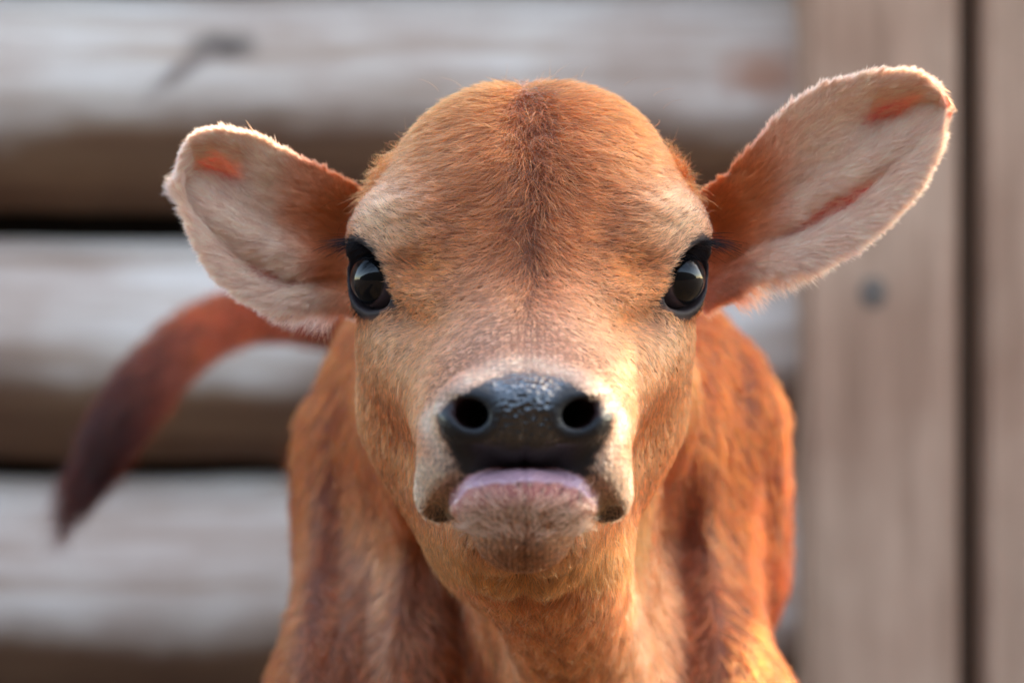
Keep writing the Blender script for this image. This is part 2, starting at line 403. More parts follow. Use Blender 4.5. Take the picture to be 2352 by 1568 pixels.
def skin_cols(V, N, part):
    Q = H(V); hair = coat(V, part)
    col = hair*.30*np.array([1, .80, .75])
    wet = np.zeros(len(V)); dens = np.ones(len(V))
    if part == 'head':
        q = (Q-EYE)@EROT
        rr = np.hypot(q[:, 0]/1.20, q[:, 1]*.90)
        lid = smooth(.0229, .0191, rr+.0012*vnoise(V, 350, 2))*(q[:, 2] > -.006)
        can = blob(q, (.024, -.002, .008), .0065)
        lid = np.clip(np.maximum(lid, can*1.5), 0, 1)
        col = col*(1-lid[:, None])+lid[:, None]*srgb(34, 22, 24)
        wet = np.maximum(wet, lid*.05)
        dens *= 1-smooth(.35, .75, lid)
        e = pad_field(Q)+.0012*vnoise(V, 300, 5)
        front = smooth(-.10, -.12, Q[:, 1])
        spots = smooth(.25, .6, vnoise(V, 520, 6))*smooth(.012, .0, e)*smooth(-.045, -.060, Q[:, 2])
        pad = np.maximum(smooth(.0018, -.0012, e), spots)*front
        pad *= smooth(-.088, -.080, Q[:, 2]+.0*Q[:, 0])
        # lip region: below the mouth line
        ml = np.interp(Q[:, 0], MOUTH[:, 0], MOUTH[:, 2])
        below = smooth(-.0005, -.002, Q[:, 2]-ml)*(Q[:, 0] < .0375)*front
        pad *= 1-below
        col = col*(1-pad[:, None])+pad[:, None]*srgb(9, 9, 13)
        wet = np.maximum(wet, pad*(1-.75*smooth(-.046, -.054, Q[:, 2]))); dens *= 1-smooth(.2, .5, pad)
        lipz = Q[:, 2]-ml
        lil = below*smooth(-.0090, -.0068, lipz+.0010*vnoise(V, 260, 8)+.05*np.clip(Q[:, 0]-.02, 0, 1))
        col = col*(1-lil[:, None])+lil[:, None]*srgb(182, 140, 150)
        wet = np.maximum(wet, lil*.65); dens *= 1-smooth(.3, .6, lil)
        red = below*(1-lil)*smooth(-.026, -.011, lipz)
        col = col*(1-red[:, None]*.85)+red[:, None]*.85*srgb(168, 92, 86)
        dens *= 1-.35*red
        frk = below*(1-lil)*smooth(.40, .65, vnoise(V, 330, 12))
        col *= 1-.65*frk[:, None]
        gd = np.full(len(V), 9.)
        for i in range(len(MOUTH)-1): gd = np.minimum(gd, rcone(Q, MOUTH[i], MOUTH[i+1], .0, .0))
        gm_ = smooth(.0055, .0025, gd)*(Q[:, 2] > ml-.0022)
        gm_ = np.maximum(gm_, blob(Q, (.0425, -.114, -.0915), .008, (1, 2.5, 1)))  # corner pocket: its shade painted dark into the skin as well
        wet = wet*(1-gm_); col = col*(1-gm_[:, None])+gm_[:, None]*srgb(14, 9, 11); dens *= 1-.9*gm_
        nd = np.linalg.norm((Q-NOSTRIL)/np.array([1, 1.6, 1]), axis=1)
        inn = smooth(.0135, .0095, nd)*(Q[:, 1] > -.160)
        rimw = smooth(.019, .013, nd)*(Q[:, 1] < -.10); wet = wet*(1-.75*rimw)
        col = col*(1-inn[:, None])+inn[:, None]*srgb(40, 18, 18)
        dens *= 1-inn
    return np.clip(col, 0, 1), wet, dens

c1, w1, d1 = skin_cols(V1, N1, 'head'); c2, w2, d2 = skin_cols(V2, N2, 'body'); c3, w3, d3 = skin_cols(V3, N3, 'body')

EAR_PALE = srgb(255, 224, 202); EAR_RUST = srgb(226, 150, 100); EAR_PINK = srgb(214, 120, 104)
def ear_cols(E):
    s, t = E['st'][:, 0], E['st'][:, 1]
    rust = smooth(.44, .22, s+.5*(t-.2)**2+.05*vnoise(E['P'], 60, 9))*smooth(1.0, .6, t*.9)
    rust = np.maximum(rust, smooth(.2, .05, s)*.7)
    front = EAR_PALE*(1-rust[:, None])+EAR_RUST*rust[:, None]
    pit = np.zeros(len(s))
    for a, b, ra, rb, dep in E['pits']: pit = np.maximum(pit, 1.2*np.exp(-((s-a)/(ra*1.35))**2-((t-b)/(rb*1.25))**2))
    pit = np.maximum(pit, .8*np.exp(-((s-.18)/.12)**2-((t-.85)/.12)**2))
    pit = np.clip(pit, 0, 1); skin = front*np.array([1, .82, .78])
    skin = skin*(1-pit[:, None])+pit[:, None]*srgb(188, 92, 88)
    return front, skin, pit, rust
for E in (earL, earR): E['front'], E['skin'], E['pit'], E['rust'] = ear_cols(E)

Vs, Fs, Cs, Ws, Es, o = [], [], [], [], [], 0
for V_, F_, c_, w_ in ((V1, F1, c1, w1), (V2, F2, c2, w2), (V3, F3, c3, w3)):
    Vs.append(V_); Fs.append(F_+o); Cs.append(c_); Ws.append(w_); Es.append(np.zeros(len(V_))); o += len(V_)
for E in (earL, earR):
    Vs.append(E['V']); Fs.append(E['F']+o); o += len(E['V'])
    Cs.append(np.concatenate([E['skin'], np.tile(srgb(190, 110, 60), (E['n'], 1))])); Ws.append(np.zeros(len(E['V']))); Es.append(np.tile(1-.5*E['pit'], 2))
V, F = np.concatenate(Vs), np.concatenate(Fs)

def make_mesh(name, V, F, smooth_=True):
    me = bpy.data.meshes.new(name)
    me.vertices.add(len(V)); me.vertices.foreach_set('co', np.ascontiguousarray(V, np.float32).ravel())
    me.loops.add(F.size); me.loops.foreach_set('vertex_index', F.astype(np.int32).ravel())
    me.polygons.add(len(F)); me.polygons.foreach_set('loop_start', np.arange(0, F.size, F.shape[1], dtype=np.int32))
    me.update(calc_edges=True)
    if smooth_: me.polygons.foreach_set('use_smooth', np.ones(len(F), bool))
    me.validate(); me.update()
    return me

def attr(me, name, data, typ='FLOAT_COLOR', dom='POINT'):
    a = me.attributes.new(name, typ, dom)
    if typ == 'FLOAT_COLOR':
        d = np.ones((len(data), 4), np.float32); d[:, :3] = data; a.data.foreach_set('color', d.ravel())
    else: a.data.foreach_set('value', np.asarray(data, np.float32))

def mat(name):
    m = bpy.data.materials.new(name); m.use_nodes = True
    n = m.node_tree.nodes; return m, n, m.node_tree.links, n['Principled BSDF']

calf = bpy.data.objects.new('calf', None); C.objects.link(calf); calf.location = (0, .45, 0)
calf['label'] = 'young brown calf with wide ears and a wet black nose looking straight ahead'; calf['category'] = 'calf'
OFF = np.array([0, -.45, ZC])            # lens-axis space -> calf space
def child(name, data, m, parent=calf):
    ob = bpy.data.objects.new(name, data); C.objects.link(ob); ob.parent = parent
    if m: data.materials.append(m)
    return ob

m_skin, n, l, p = mat('calf_skin')
a1 = n.new('ShaderNodeAttribute'); a1.attribute_name = 'skin_col'
a2 = n.new('ShaderNodeAttribute'); a2.attribute_name = 'wet'
a3 = n.new('ShaderNodeAttribute'); a3.attribute_name = 'ear'
l.new(a1.outputs['Color'], p.inputs['Base Color'])
mr = n.new('ShaderNodeMapRange'); mr.inputs['To Min'].default_value = .75; mr.inputs['To Max'].default_value = .17
l.new(a2.outputs['Fac'], mr.inputs['Value']); l.new(mr.outputs[0], p.inputs['Roughness'])
vor = n.new('ShaderNodeTexVoronoi'); vor.inputs['Scale'].default_value = 330; vor.feature = 'F1'
tc = n.new('ShaderNodeTexCoord'); l.new(tc.outputs['Object'], vor.inputs['Vector'])
noi = n.new('ShaderNodeTexNoise'); noi.inputs['Scale'].default_value = 160; noi.inputs['Detail'].default_value = 4; l.new(tc.outputs['Object'], noi.inputs['Vector'])
ad = n.new('ShaderNodeMath'); ad.operation = 'ADD'; l.new(vor.outputs['Distance'], ad.inputs[0]); l.new(noi.outputs['Fac'], ad.inputs[1])
bm_ = n.new('ShaderNodeBump'); bm_.inputs['Distance'].default_value = .0011; p.inputs['IOR'].default_value = 1.42; p.inputs['Coat IOR'].default_value = 1.6; p.inputs['Coat Roughness'].default_value = .16; l.new(bm_.outputs[0], p.inputs['Coat Normal'])
mc = n.new('ShaderNodeMath'); mc.operation = 'POWER'; mc.inputs[1].default_value = 2; l.new(a2.outputs['Fac'], mc.inputs[0]); l.new(mc.outputs[0], p.inputs['Coat Weight']); l.new(ad.outputs[0], bm_.inputs['Height'])
l.new(a2.outputs['Fac'], bm_.inputs['Strength']); l.new(bm_.outputs[0], p.inputs['Normal'])
tr = n.new('ShaderNodeBsdfTranslucent'); tr.inputs['Color'].default_value = (.95, .44, .36, 1)
mx = n.new('ShaderNodeMixShader'); mm = n.new('ShaderNodeMath'); mm.operation = 'MULTIPLY'; mm.inputs[1].default_value = .6
l.new(a3.outputs['Fac'], mm.inputs[0]); l.new(mm.outputs[0], mx.inputs[0]); l.new(p.outputs[0], mx.inputs[1]); l.new(tr.outputs[0], mx.inputs[2])
l.new(mx.outputs[0], n['Material Output'].inputs['Surface'])

me = make_mesh('body', V+OFF, F)
attr(me, 'skin_col', np.concatenate(Cs)); attr(me, 'wet', np.concatenate(Ws), 'FLOAT'); attr(me, 'ear', np.concatenate(Es), 'FLOAT')
child('body', me, m_skin)

# ------------------------------------------------------------------ eyes
m_eye, n, l, p = mat('eye')
geo = n.new('ShaderNodeAttribute'); geo.attribute_name = 'iris'
l.new(geo.outputs['Color'], p.inputs['Base Color']); p.inputs['Roughness'].default_value = .03; p.inputs['IOR'].default_value = 1.37
def to_world(q, side):                         # head space -> lens-axis space
    q = np.atleast_2d(q).copy(); q[:, 0] = q[:, 0]*side+mid(q[:, 2]); return q
for side in (-1, 1):
    nu, nv = 48, 64
    th = np.linspace(0, np.pi, nu)[:, None]; ph = np.linspace(0, 2*np.pi, nv, endpoint=False)[None]
    cor = 1+.045*np.exp(-(th/.75)**4)
    q = np.stack([np.sin(th)*np.cos(ph)*cor, np.sin(th)*np.sin(ph)*cor, np.cos(th)*cor+0*ph], -1).reshape(-1, 3)*EYE_R*.985
    w_ = to_world(EYE+q@EROT.T, side)
    I = np.arange(nu*nv).reshape(nu, nv); J = np.roll(I, -1, 1)
    f = np.stack([I[:-1], I[1:], J[1:], J[:-1]], -1).reshape(-1, 4)
    m_ = make_mesh('eye', w_+OFF, f if side > 0 else f[:, ::-1])
    fwd = EROT.T@nrm(np.array([.80, -.60, .03]))
    ang = np.arccos(np.clip(nrm(q)@fwd, -1, 1))
    t = smooth(1.06, 1.12, ang)[:, None]
    attr(m_, 'iris', srgb(6, 8, 12)*(1-t)+t*srgb(84, 74, 80))
    child('eye', m_, m_eye)

# ------------------------------------------------------------------ hair
def hair_mat(name, soft=.3):
    m = bpy.data.materials.new(name); m.use_nodes = True; n = m.node_tree.nodes; l = m.node_tree.links
    n.remove(n['Principled BSDF'])
    h = n.new('ShaderNodeBsdfHairPrincipled'); h.model = 'CHIANG'; h.parametrization = 'COLOR'
    a = n.new('ShaderNodeAttribute'); a.attribute_name = 'hair_col'
    l.new(a.outputs['Color'], h.inputs['Color'])
    h.inputs['Roughness'].default_value = .42; h.inputs['Radial Roughness'].default_value = .55
    h.inputs['Coat'].default_value = .0
    df = n.new('ShaderNodeBsdfDiffuse'); l.new(a.outputs['Color'], df.inputs['Color'])
    ts = n.new('ShaderNodeBsdfTranslucent'); l.new(a.outputs['Color'], ts.inputs['Color'])
    x1 = n.new('ShaderNodeMixShader'); x1.inputs[0].default_value = .3; l.new(df.outputs[0], x1.inputs[1]); l.new(ts.outputs[0], x1.inputs[2])
    x2 = n.new('ShaderNodeMixShader'); x2.inputs[0].default_value = soft; l.new(h.outputs[0], x2.inputs[1]); l.new(x1.outputs[0], x2.inputs[2])
    l.new(x2.outputs[0], n['Material Output'].inputs['Surface'])
    return m
m_fur = hair_mat('fur', .22); m_earfur = hair_mat('ear_fur', .6)

def sample(V, F, N, dens, count, extra=None):
    a = V[F[:, 2]]-V[F[:, 0]]; b = V[F[:, 3]]-V[F[:, 1]]
    ar = .5*np.linalg.norm(np.cross(a, b), axis=1)*dens[F].mean(1)
    cs = np.cumsum(ar); f = np.searchsorted(cs, rng.random(count)*cs[-1]); f = np.clip(f, 0, len(F)-1)
    u, v = rng.random(count), rng.random(count)
    w_ = np.stack([(1-u)*(1-v), u*(1-v), u*v, (1-u)*v], 1)
    out = [(A[F[f]]*w_[..., None]).sum(1) if A.ndim > 1 else (A[F[f]]*w_).sum(1) for A in (V, N)+tuple(extra or ())]
    out[1] = nrm(out[1])
    return out, float(cs[-1])

FUR = []     # (points [n,k,3], radius, colour)
K = 5
def strands(P, N, d, length, lift, rad, col, clump=.0035, cl=.55, jit=.18, curl=.25, seed=1, tonexp=1.0, tv=.38):
    n_ = len(P)
    if n_ == 0: return
    d = d-(d*N).sum(1, keepdims=True)*N; d = nrm(d)
    nz = np.stack([vnoise(P, 110, seed+i) for i in range(3)], 1)*.22+np.stack([vnoise(P, 320, seed+5+i) for i in range(3)], 1)*.28
    d = d+nz+rng.normal(0, jit, (n_, 3)); d = d-(d*N).sum(1, keepdims=True)*N; d = nrm(d)
    L = length*(rng.uniform(.65, 1.15, n_))
    # clumps: every hair leans to the tip of its clump
    ci = np.floor(P/clump+.0).astype(np.int64)
    tone = np.exp(tv*(hash3(ci[:, 0], ci[:, 1], ci[:, 2], 77)*2-1)+.4*tv*vnoise(P, 260, 78))
    col = np.clip(col*tone[:, None], 0, .97)
    jx = np.stack([hash3(ci[:, 0], ci[:, 1], ci[:, 2], 11+i) for i in range(3)], 1)
    cc = (ci+.5+(jx-.5)*.7)*clump
    s = np.linspace(0, 1, K)[None, :, None]
    lf = (lift*rng.uniform(.5, 1.5, n_))[:, None, None]
    Ln = L[:, None, None]
    pts = P[:, None]+Ln*s*d[:, None]*(1-.15*s)+Ln*lf*N[:, None]*(s-.55*s*s)
    off = (cc-P); off = off-(off*N).sum(1, keepdims=True)*N
    lim = np.minimum(1, clump/np.maximum(np.linalg.norm(off, axis=1, keepdims=True), 1e-6))
    pts = pts+(off*lim)[:, None]*cl*s**1.3
    cv = rng.normal(0, curl, (n_, 3))[:, None]*Ln*.3*s*s
    pts = pts+cv
    rr = rad*np.array([1, .95, .85, .6, .12])[None]*(rng.uniform(.7, 1.2, n_)[:, None])
    FUR.append((pts.astype(np.float32), rr.astype(np.float32), (col**tonexp).astype(np.float32)))

def vary(col, amt=.16):
    k = len(col); b = np.exp(rng.normal(0, amt, k))[:, None]
    warm = rng.normal(0, .05, k)[:, None]*np.array([0, 1, 1.6])
    return np.clip(col*b*(1+warm), 0, .98)

if HAIR > 0:
    # head
    nh = int(260000*HAIR)
    vis = np.where(N1[:, 1] > .45, .35, 1.0)
    (P, N), area = sample(V1, F1, N1, d1*vis, nh)
    Q = H(P)
    d = grow_dir(P, N)
    near_eye = np.exp(-((np.linalg.norm((Q-EYE), axis=1)-.02)/.012)**2)
    muz = smooth(-.085, -.115, P[:, 1])
    top = smooth(.03, .10, P[:, 2])
    midl = np.exp(-(Q[:, 0]/.022)**2)*smooth(.0, .05, P[:, 2])
    ln = .0072+.004*top+.005*midl-.0045*muz-.003*near_eye
    ln = ln+.007*smooth(.03, .08, P[:, 1])+.008*smooth(-.09, -.12, P[:, 2])*smooth(-.10, -.06, P[:, 1])
    lift = .22+.16*midl+.05*top
    jit = (.14+.30*midl)[:, None]
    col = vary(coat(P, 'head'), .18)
    core = np.exp(-(np.abs(P[:, 0]-mid(P[:, 2])+.004*vnoise(P, 60, 41))/.007)**2)*smooth(.01, .04, P[:, 2])
    dark = (rng.random(nh) < .40*core+.16*midl+.06*top+.06)
    col[dark] *= .3
    rad = .000125*(1-.2*muz)[:, None]
    strands(P, N, d, ln, lift, rad, col, clump=.0032, cl=.78, jit=jit)
    c = np.exp(-(((H(V1)-np.array([.083, .045, .092]))/np.array([.012, .02, .014]))**2).sum(1))
    (P, N), _ = sample(V1, F1, N1, c, 2600)
    sg = np.sign(P[:, 0])[:, None]
    strands(P, N, np.array([1., 0, 0])*sg+np.array([0, -.2, .5]), .016, .7, np.full((2600, 1), .00011), vary(np.tile(srgb(184, 96, 46), (2600, 1)), .2), clump=.006, cl=.5, jit=.35, curl=.5)
    # neck and body
    nb_ = int(150000*HAIR)
    for V_, F_, N_, fr in ((V2, F2, N2, .75), (V3, F3, N3, .25)):
        dens = np.where(N_[:, 1] > .3, .15, 1.0)*smooth(-.56, -.40, V_[:, 2]-.0)
        (P, N), area = sample(V_, F_, N_, dens+.05, int(nb_*fr))
        d = np.tile(np.array([0, .35, -1.]), (len(P), 1))
        tail = (P[:, 1] > .9) & (P[:, 0] < -.09)
        if tail.any():
            k_ = np.argmin(((P[tail][:, None]-TAIL[None, :-1])**2).sum(2), 1); d[tail] = nrm(TAIL[1:]-TAIL[:-1])[k_]
        thr = fr < .5
        ln = np.full(len(P), .016 if thr else .020); ln[tail] = .040; ln[tail & (P[:, 2] < -.10)] = .060
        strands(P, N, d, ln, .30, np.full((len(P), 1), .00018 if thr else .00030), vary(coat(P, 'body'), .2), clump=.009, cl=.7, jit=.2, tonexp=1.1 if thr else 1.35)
    N_COAT = len(FUR)
    # ears
    for E in (earL, earR):
        ne = int(85000*HAIR)
        s, t = E['st'][:, 0], E['st'][:, 1]
        dens = (1-smooth(.35, 1.0, E['pit'])*.93)*(1-.8*smooth(.94, 1, s))*(1+.5*np.exp(-(np.minimum(t, 1-t)/.06)**2)+.5*smooth(.93, 1, s))
        (P, N, ds, dt, st, cf), area = sample(E['P'], E['q'], E['N'], dens, ne, (E['ds'], E['dt'], E['st'], E['front']))
        s, t = st[:, 0], st[:, 1]
        edge = np.exp(-(np.minimum(t, 1-t)/.10)**2)
        d = ds*(1.0-.1*edge)[:, None]+dt*((t-.45)*1.2+np.sign(t-.5)*edge*.3)[:, None]
        pk = np.zeros(len(s))
        for a, b, ra, rb, dep in E['pits']: pk = np.maximum(pk, np.exp(-((s-a)/(ra*1.5))**2-((t-b)/(rb*1.4))**2))
        ln = .018-.010*smooth(.85, .97, s)+.004*np.sin(s*np.pi)-.0125*edge-.010*pk+.006*smooth(.6, .8, t)*smooth(.6, .2, s)
        strands(P, N, d, ln, .30, np.full((ne, 1), .00015), vary(cf, .14), clump=.0045, cl=.55, jit=.12, curl=.15, tonexp=.8, tv=.10)
        # back of the ear and the woolly fringe along its margins
        nb2 = int(9000*HAIR)
        (P, N, ds), _ = sample(E['P']-E['N']*.0028, E['q'], -E['N'], np.ones(len(E['P'])), nb2, (E['ds'],))
        strands(P, N, ds, .009, .2, np.full((nb2, 1), .00014), vary(np.tile(srgb(216, 150, 104), (nb2, 1)), .15), jit=.2, tv=.1)
        nf = int(3500*HAIR)
        I = np.arange(len(E['P'])).reshape(110, 70)
        k = rng.integers(8, 103, nf); fr_ = rng.random(nf)[:, None]; lower = rng.random(nf) < .6
        i0 = np.where(lower, I[k, -1], I[k, 0]); i1 = np.where(lower, I[np.minimum(k+1, 109), -1], I[np.minimum(k+1, 109), 0])
        P = E['P'][i0]*(1-fr_)+E['P'][i1]*fr_-E['N'][i0]*rng.uniform(0, .0028, (nf, 1))
        out = E['dt'][i0]*np.where(lower, 1, -1)[:, None]
        N = nrm(E['N'][i0]*.8+out*.2)
        cf = E['front'][i0]; ln = np.where(lower, .006+.016*smooth(.50, .12, k/110), .004)
        strands(P, N, out*.9+E['ds'][i0]*.8+np.array([0, 0, -.3])*lower[:, None], ln, .1, np.full((nf, 1), .00011), vary(cf, .12), clump=.0025, cl=.35, jit=.25, tv=.10)
    N_EAR = len(FUR)
    # whiskers on the lower lip, at the mouth corners and stray brow hairs
    (P, N), _ = sample(V1, F1, N1, ((H(V1)[:, 2] < -.076) & (H(V1)[:, 2] > -.098) & (V1[:, 1] < -.128) & (H(V1)[:, 0] < .029)).astype(float), 600)
    strands(P, N, np.tile([0, -.2, .3], (600, 1))+np.stack([(P[:, 0]-.006)*30, 0*P[:, 0], 0*P[:, 0]], 1), .010, .8, np.full((600, 1), .00015), np.tile(srgb(250, 236, 224), (600, 1)), cl=.5, jit=.35, curl=.5, tv=.1)
    c = ((np.abs(H(V1)[:, 0]-.044) < .006) & (np.abs(V1[:, 2]+.087) < .006) & (V1[:, 1] < -.10)).astype(float)
    (P, N), _ = sample(V1, F1, N1, c+1e-9, 110)
    sg = np.sign(P[:, 0]-.006)[:, None]
    strands(P, N, np.array([-1, -.3, .1])*sg*np.array([1, 0, 0])+np.array([0, -.4, .1]), .009, .5, np.full((110, 1), .00008), np.tile(srgb(190, 160, 120), (110, 1)), cl=.2, jit=.3)

def make_curves(name, chunks, m, tint=(.98, .70, .575)):
    hc = bpy.data.hair_curves.new(name)
    tot = sum(len(c[0]) for c in chunks)
    sizes = np.concatenate([np.full(len(c[0]), c[0].shape[1], np.int32) for c in chunks])
    hc.add_curves(sizes.tolist())
    pos = np.concatenate([(c[0]+OFF.astype(np.float32)).reshape(-1, 3) for c in chunks])
    hc.position_data.foreach_set('vector', pos.astype(np.float32).ravel())
    ra = hc.attributes.get('radius') or hc.attributes.new('radius', 'FLOAT', 'POINT')
    ra.data.foreach_set('value', np.concatenate([c[1].ravel() for c in chunks]).astype(np.float32))
    for_col = np.concatenate([c[2] for c in chunks]); for_col = np.clip(for_col**1.12*np.array(tint), 0, .95)
    ca = hc.attributes.new('hair_col', 'FLOAT_COLOR', 'CURVE')
    col = np.ones((tot, 4), np.float32); col[:, :3] = for_col; ca.data.foreach_set('color', col.ravel())
    return child(name, hc, m)
if FUR: make_curves('fur', FUR[:N_COAT]+FUR[N_EAR:], m_fur); make_curves('ear_fur', FUR[N_COAT:N_EAR], m_earfur, (1, .88, .82))

# eyelashes and long brow hairs
m_lash, n, l, p = mat('eyelash'); p.inputs['Base Color'].default_value = (.004, .003, .004, 1); p.inputs['Roughness'].default_value = .5; p.inputs['Specular IOR Level'].default_value = .15
def bez(p0, p1, p2, k=9):
    t = np.linspace(0, 1, k)[:, None]; return (1-t)**2*p0+2*t*(1-t)*p1+t*t*p2
for side in (-1, 1):
    L = []
    for i in range(125):
        a = rng.uniform(-1, .72)
        ax = a*.019
        q0 = np.array([ax-.001, .0164*max(1-(ax/.0235)**2, 0)**.62+.0018+rng.uniform(-.001, .0015), 0])
        q0[2] = math.sqrt(max(.0209**2-q0[0]**2-q0[1]**2, .00001))
        p0 = EYE+EROT@q0
        ln = rng.uniform(.014, .032)*(1-.35*max(a, 0))
        out = nrm(EYE_N*.75+np.array([.55, .0, .05])+EYE_A*(-.35-.2*a)+rng.normal(0, .10, 3))
        p1 = p0+out*ln*.5+np.array([0, 0, .003])
        p2 = p0+out*ln+np.array([.001, 0, -.0065*rng.uniform(.2, 1.4)])
        L.append((bez(p0, p1, p2), .00014))
    for i in range(90):      # short lower lashes and fuzz
        a = rng.uniform(-1, .9); ax = a*.019
        q0 = np.array([ax, -.0170*max(1-(ax/.0235)**2, 0)**.62-.0025, 0]); q0[2] = math.sqrt(max(.0209**2-q0[0]**2-q0[1]**2, .00001))
        p0 = EYE+EROT@q0; ln = rng.uniform(.003, .008)
        out = nrm(EYE_N*.6+np.array([.2, 0, -.9])+rng.normal(0, .2, 3))
        L.append((bez(p0, p0+out*ln*.5, p0+out*ln), .00009))
    for i in range(11):
        p0 = EYE+np.array([rng.uniform(-.012, .010), -.012, rng.uniform(.018, .030)])
        out = nrm(np.array([rng.uniform(-.6, 1), -.8, rng.uniform(-.2, 1.2)]))
        ln = rng.uniform(.02, .036)
        p1 = p0+out*ln*.7+np.array([0, 0, .010]); p2 = p0+out*ln*.8+np.array([rng.uniform(-.014, .02), 0, -.012*rng.uniform(.2, 1.5)])
        L.append((bez(p0, p1, p2), .00007))
    pts = np.stack([to_world(a, side) for a, _ in L]).astype(np.float32)
    rr = np.array([r_ for _, r_ in L])[:, None]*np.linspace(1, .3, 9)[None]
    col = np.tile(srgb(26, 18, 20), (len(L), 1))
    make_curves('eyelashes', [(pts, rr.astype(np.float32), col)], m_lash)
# lens-plane strays on the crown
L = []
for i in range(12):
    u = rng.uniform(-1, 1)
    base = np.array([.0165+u*.088, .035+rng.uniform(-.02, .02), .083+.066*math.sqrt(max(1-(max(abs(u*.088)-.026, 0)/.0655)**2, 0))])
    out = nrm(np.array([u*1.1+rng.normal(0, .3), -.3, 1-abs(u)*.6])); ln = rng.uniform(.008, .018)
    L.append(bez(base, base+out*ln*.5, base+out*ln+np.array([u*.006, 0, -.004])))
if HAIR > 0:
    make_curves('stray_hair', [(np.array(L, np.float32), (np.full((12, 1), .00008)*np.linspace(1, .3, 9)[None]).astype(np.float32), np.tile(srgb(150, 78, 40), (12, 1)))], m_fur)

# ------------------------------------------------------------------ surroundings
def wood(name, base, dark, along='X', under=None):
    m, n, l, p = mat(name)
    tc = n.new('ShaderNodeTexCoord'); mp = n.new('ShaderNodeMapping')
    mp.inputs['Scale'].default_value = {'X': (1.2, 14, 14), 'Z': (14, 14, 1.2)}[along]
    oi = n.new('ShaderNodeObjectInfo'); ad = n.new('ShaderNodeVectorMath'); ad.operation = 'ADD'
    sc_ = n.new('ShaderNodeVectorMath'); sc_.operation = 'SCALE'; sc_.inputs['Scale'].default_value = 37
    cx = n.new('ShaderNodeCombineXYZ'); l.new(oi.outputs['Random'], cx.inputs[0]); l.new(oi.outputs['Random'], cx.inputs[1]); l.new(cx.outputs[0], sc_.inputs[0])
    l.new(tc.outputs['Object'], ad.inputs[0]); l.new(sc_.outputs[0], ad.inputs[1]); l.new(ad.outputs[0], mp.inputs[0])
    no = n.new('ShaderNodeTexNoise'); no.inputs['Scale'].default_value = 2.5; no.inputs['Detail'].default_value = 8; no.inputs['Roughness'].default_value = .65
    l.new(mp.outputs[0], no.inputs['Vector'])
    no2 = n.new('ShaderNodeTexNoise'); no2.inputs['Scale'].default_value = 3.2; no2.inputs['Detail'].default_value = 3; l.new(ad.outputs[0], no2.inputs['Vector'])
    cr = n.new('ShaderNodeValToRGB'); cr.color_ramp.elements[0].position = .30; cr.color_ramp.elements[1].position = .62
    cr.color_ramp.elements[0].color = (*dark, 1); cr.color_ramp.elements[1].color = (*base, 1)
    l.new(no.outputs['Fac'], cr.inputs[0])
    cr2 = n.new('ShaderNodeValToRGB'); cr2.color_ramp.elements[0].position = .35; cr2.color_ramp.elements[1].position = .65
    cr2.color_ramp.elements[0].color = (.62, .50, .45, 1); cr2.color_ramp.elements[1].color = (1, 1, 1, 1); l.new(no2.outputs['Fac'], cr2.inputs[0])
    mu = n.new('ShaderNodeMix'); mu.data_type = 'RGBA'; mu.blend_type = 'MULTIPLY'; mu.inputs['Factor'].default_value = .8
    l.new(cr.outputs[0], mu.inputs['A']); l.new(cr2.outputs[0], mu.inputs['B']); l.new(mu.outputs['Result'], p.inputs['Base Color'])
    if under:  # browner wood low on the log, darkened further to deepen its underside shade
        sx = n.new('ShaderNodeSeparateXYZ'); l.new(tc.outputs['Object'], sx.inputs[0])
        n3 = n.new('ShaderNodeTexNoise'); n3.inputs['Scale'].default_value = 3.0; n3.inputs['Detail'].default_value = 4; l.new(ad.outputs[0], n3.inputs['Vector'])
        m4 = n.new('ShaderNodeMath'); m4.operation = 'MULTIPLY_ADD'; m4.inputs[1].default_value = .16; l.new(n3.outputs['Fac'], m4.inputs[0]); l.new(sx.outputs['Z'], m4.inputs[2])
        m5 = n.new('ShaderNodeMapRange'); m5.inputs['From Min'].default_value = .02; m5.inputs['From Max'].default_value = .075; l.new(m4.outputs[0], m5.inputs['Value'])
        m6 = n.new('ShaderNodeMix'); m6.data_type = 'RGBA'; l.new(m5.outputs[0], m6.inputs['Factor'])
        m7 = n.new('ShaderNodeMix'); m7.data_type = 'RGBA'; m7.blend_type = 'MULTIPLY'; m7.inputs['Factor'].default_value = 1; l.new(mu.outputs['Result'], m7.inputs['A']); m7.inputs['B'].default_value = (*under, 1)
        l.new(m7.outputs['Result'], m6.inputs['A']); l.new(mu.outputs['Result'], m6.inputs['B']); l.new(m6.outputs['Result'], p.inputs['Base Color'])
    b = n.new('ShaderNodeBump'); b.inputs['Distance'].default_value = .004; b.inputs['Strength'].default_value = .7; l.new(no.outputs['Fac'], b.inputs['Height']); l.new(b.outputs[0], p.inputs['Normal'])
    p.inputs['Roughness'].default_value = .8
    return m
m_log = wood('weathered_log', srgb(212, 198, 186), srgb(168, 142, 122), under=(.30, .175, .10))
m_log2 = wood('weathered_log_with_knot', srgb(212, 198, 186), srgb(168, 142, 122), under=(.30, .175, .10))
n = m_log2.node_tree.nodes; l = m_log2.node_tree.links; p = n['Principled BSDF']; src = p.inputs['Base Color'].links[0].from_socket
tc = n.new('ShaderNodeTexCoord'); last = src
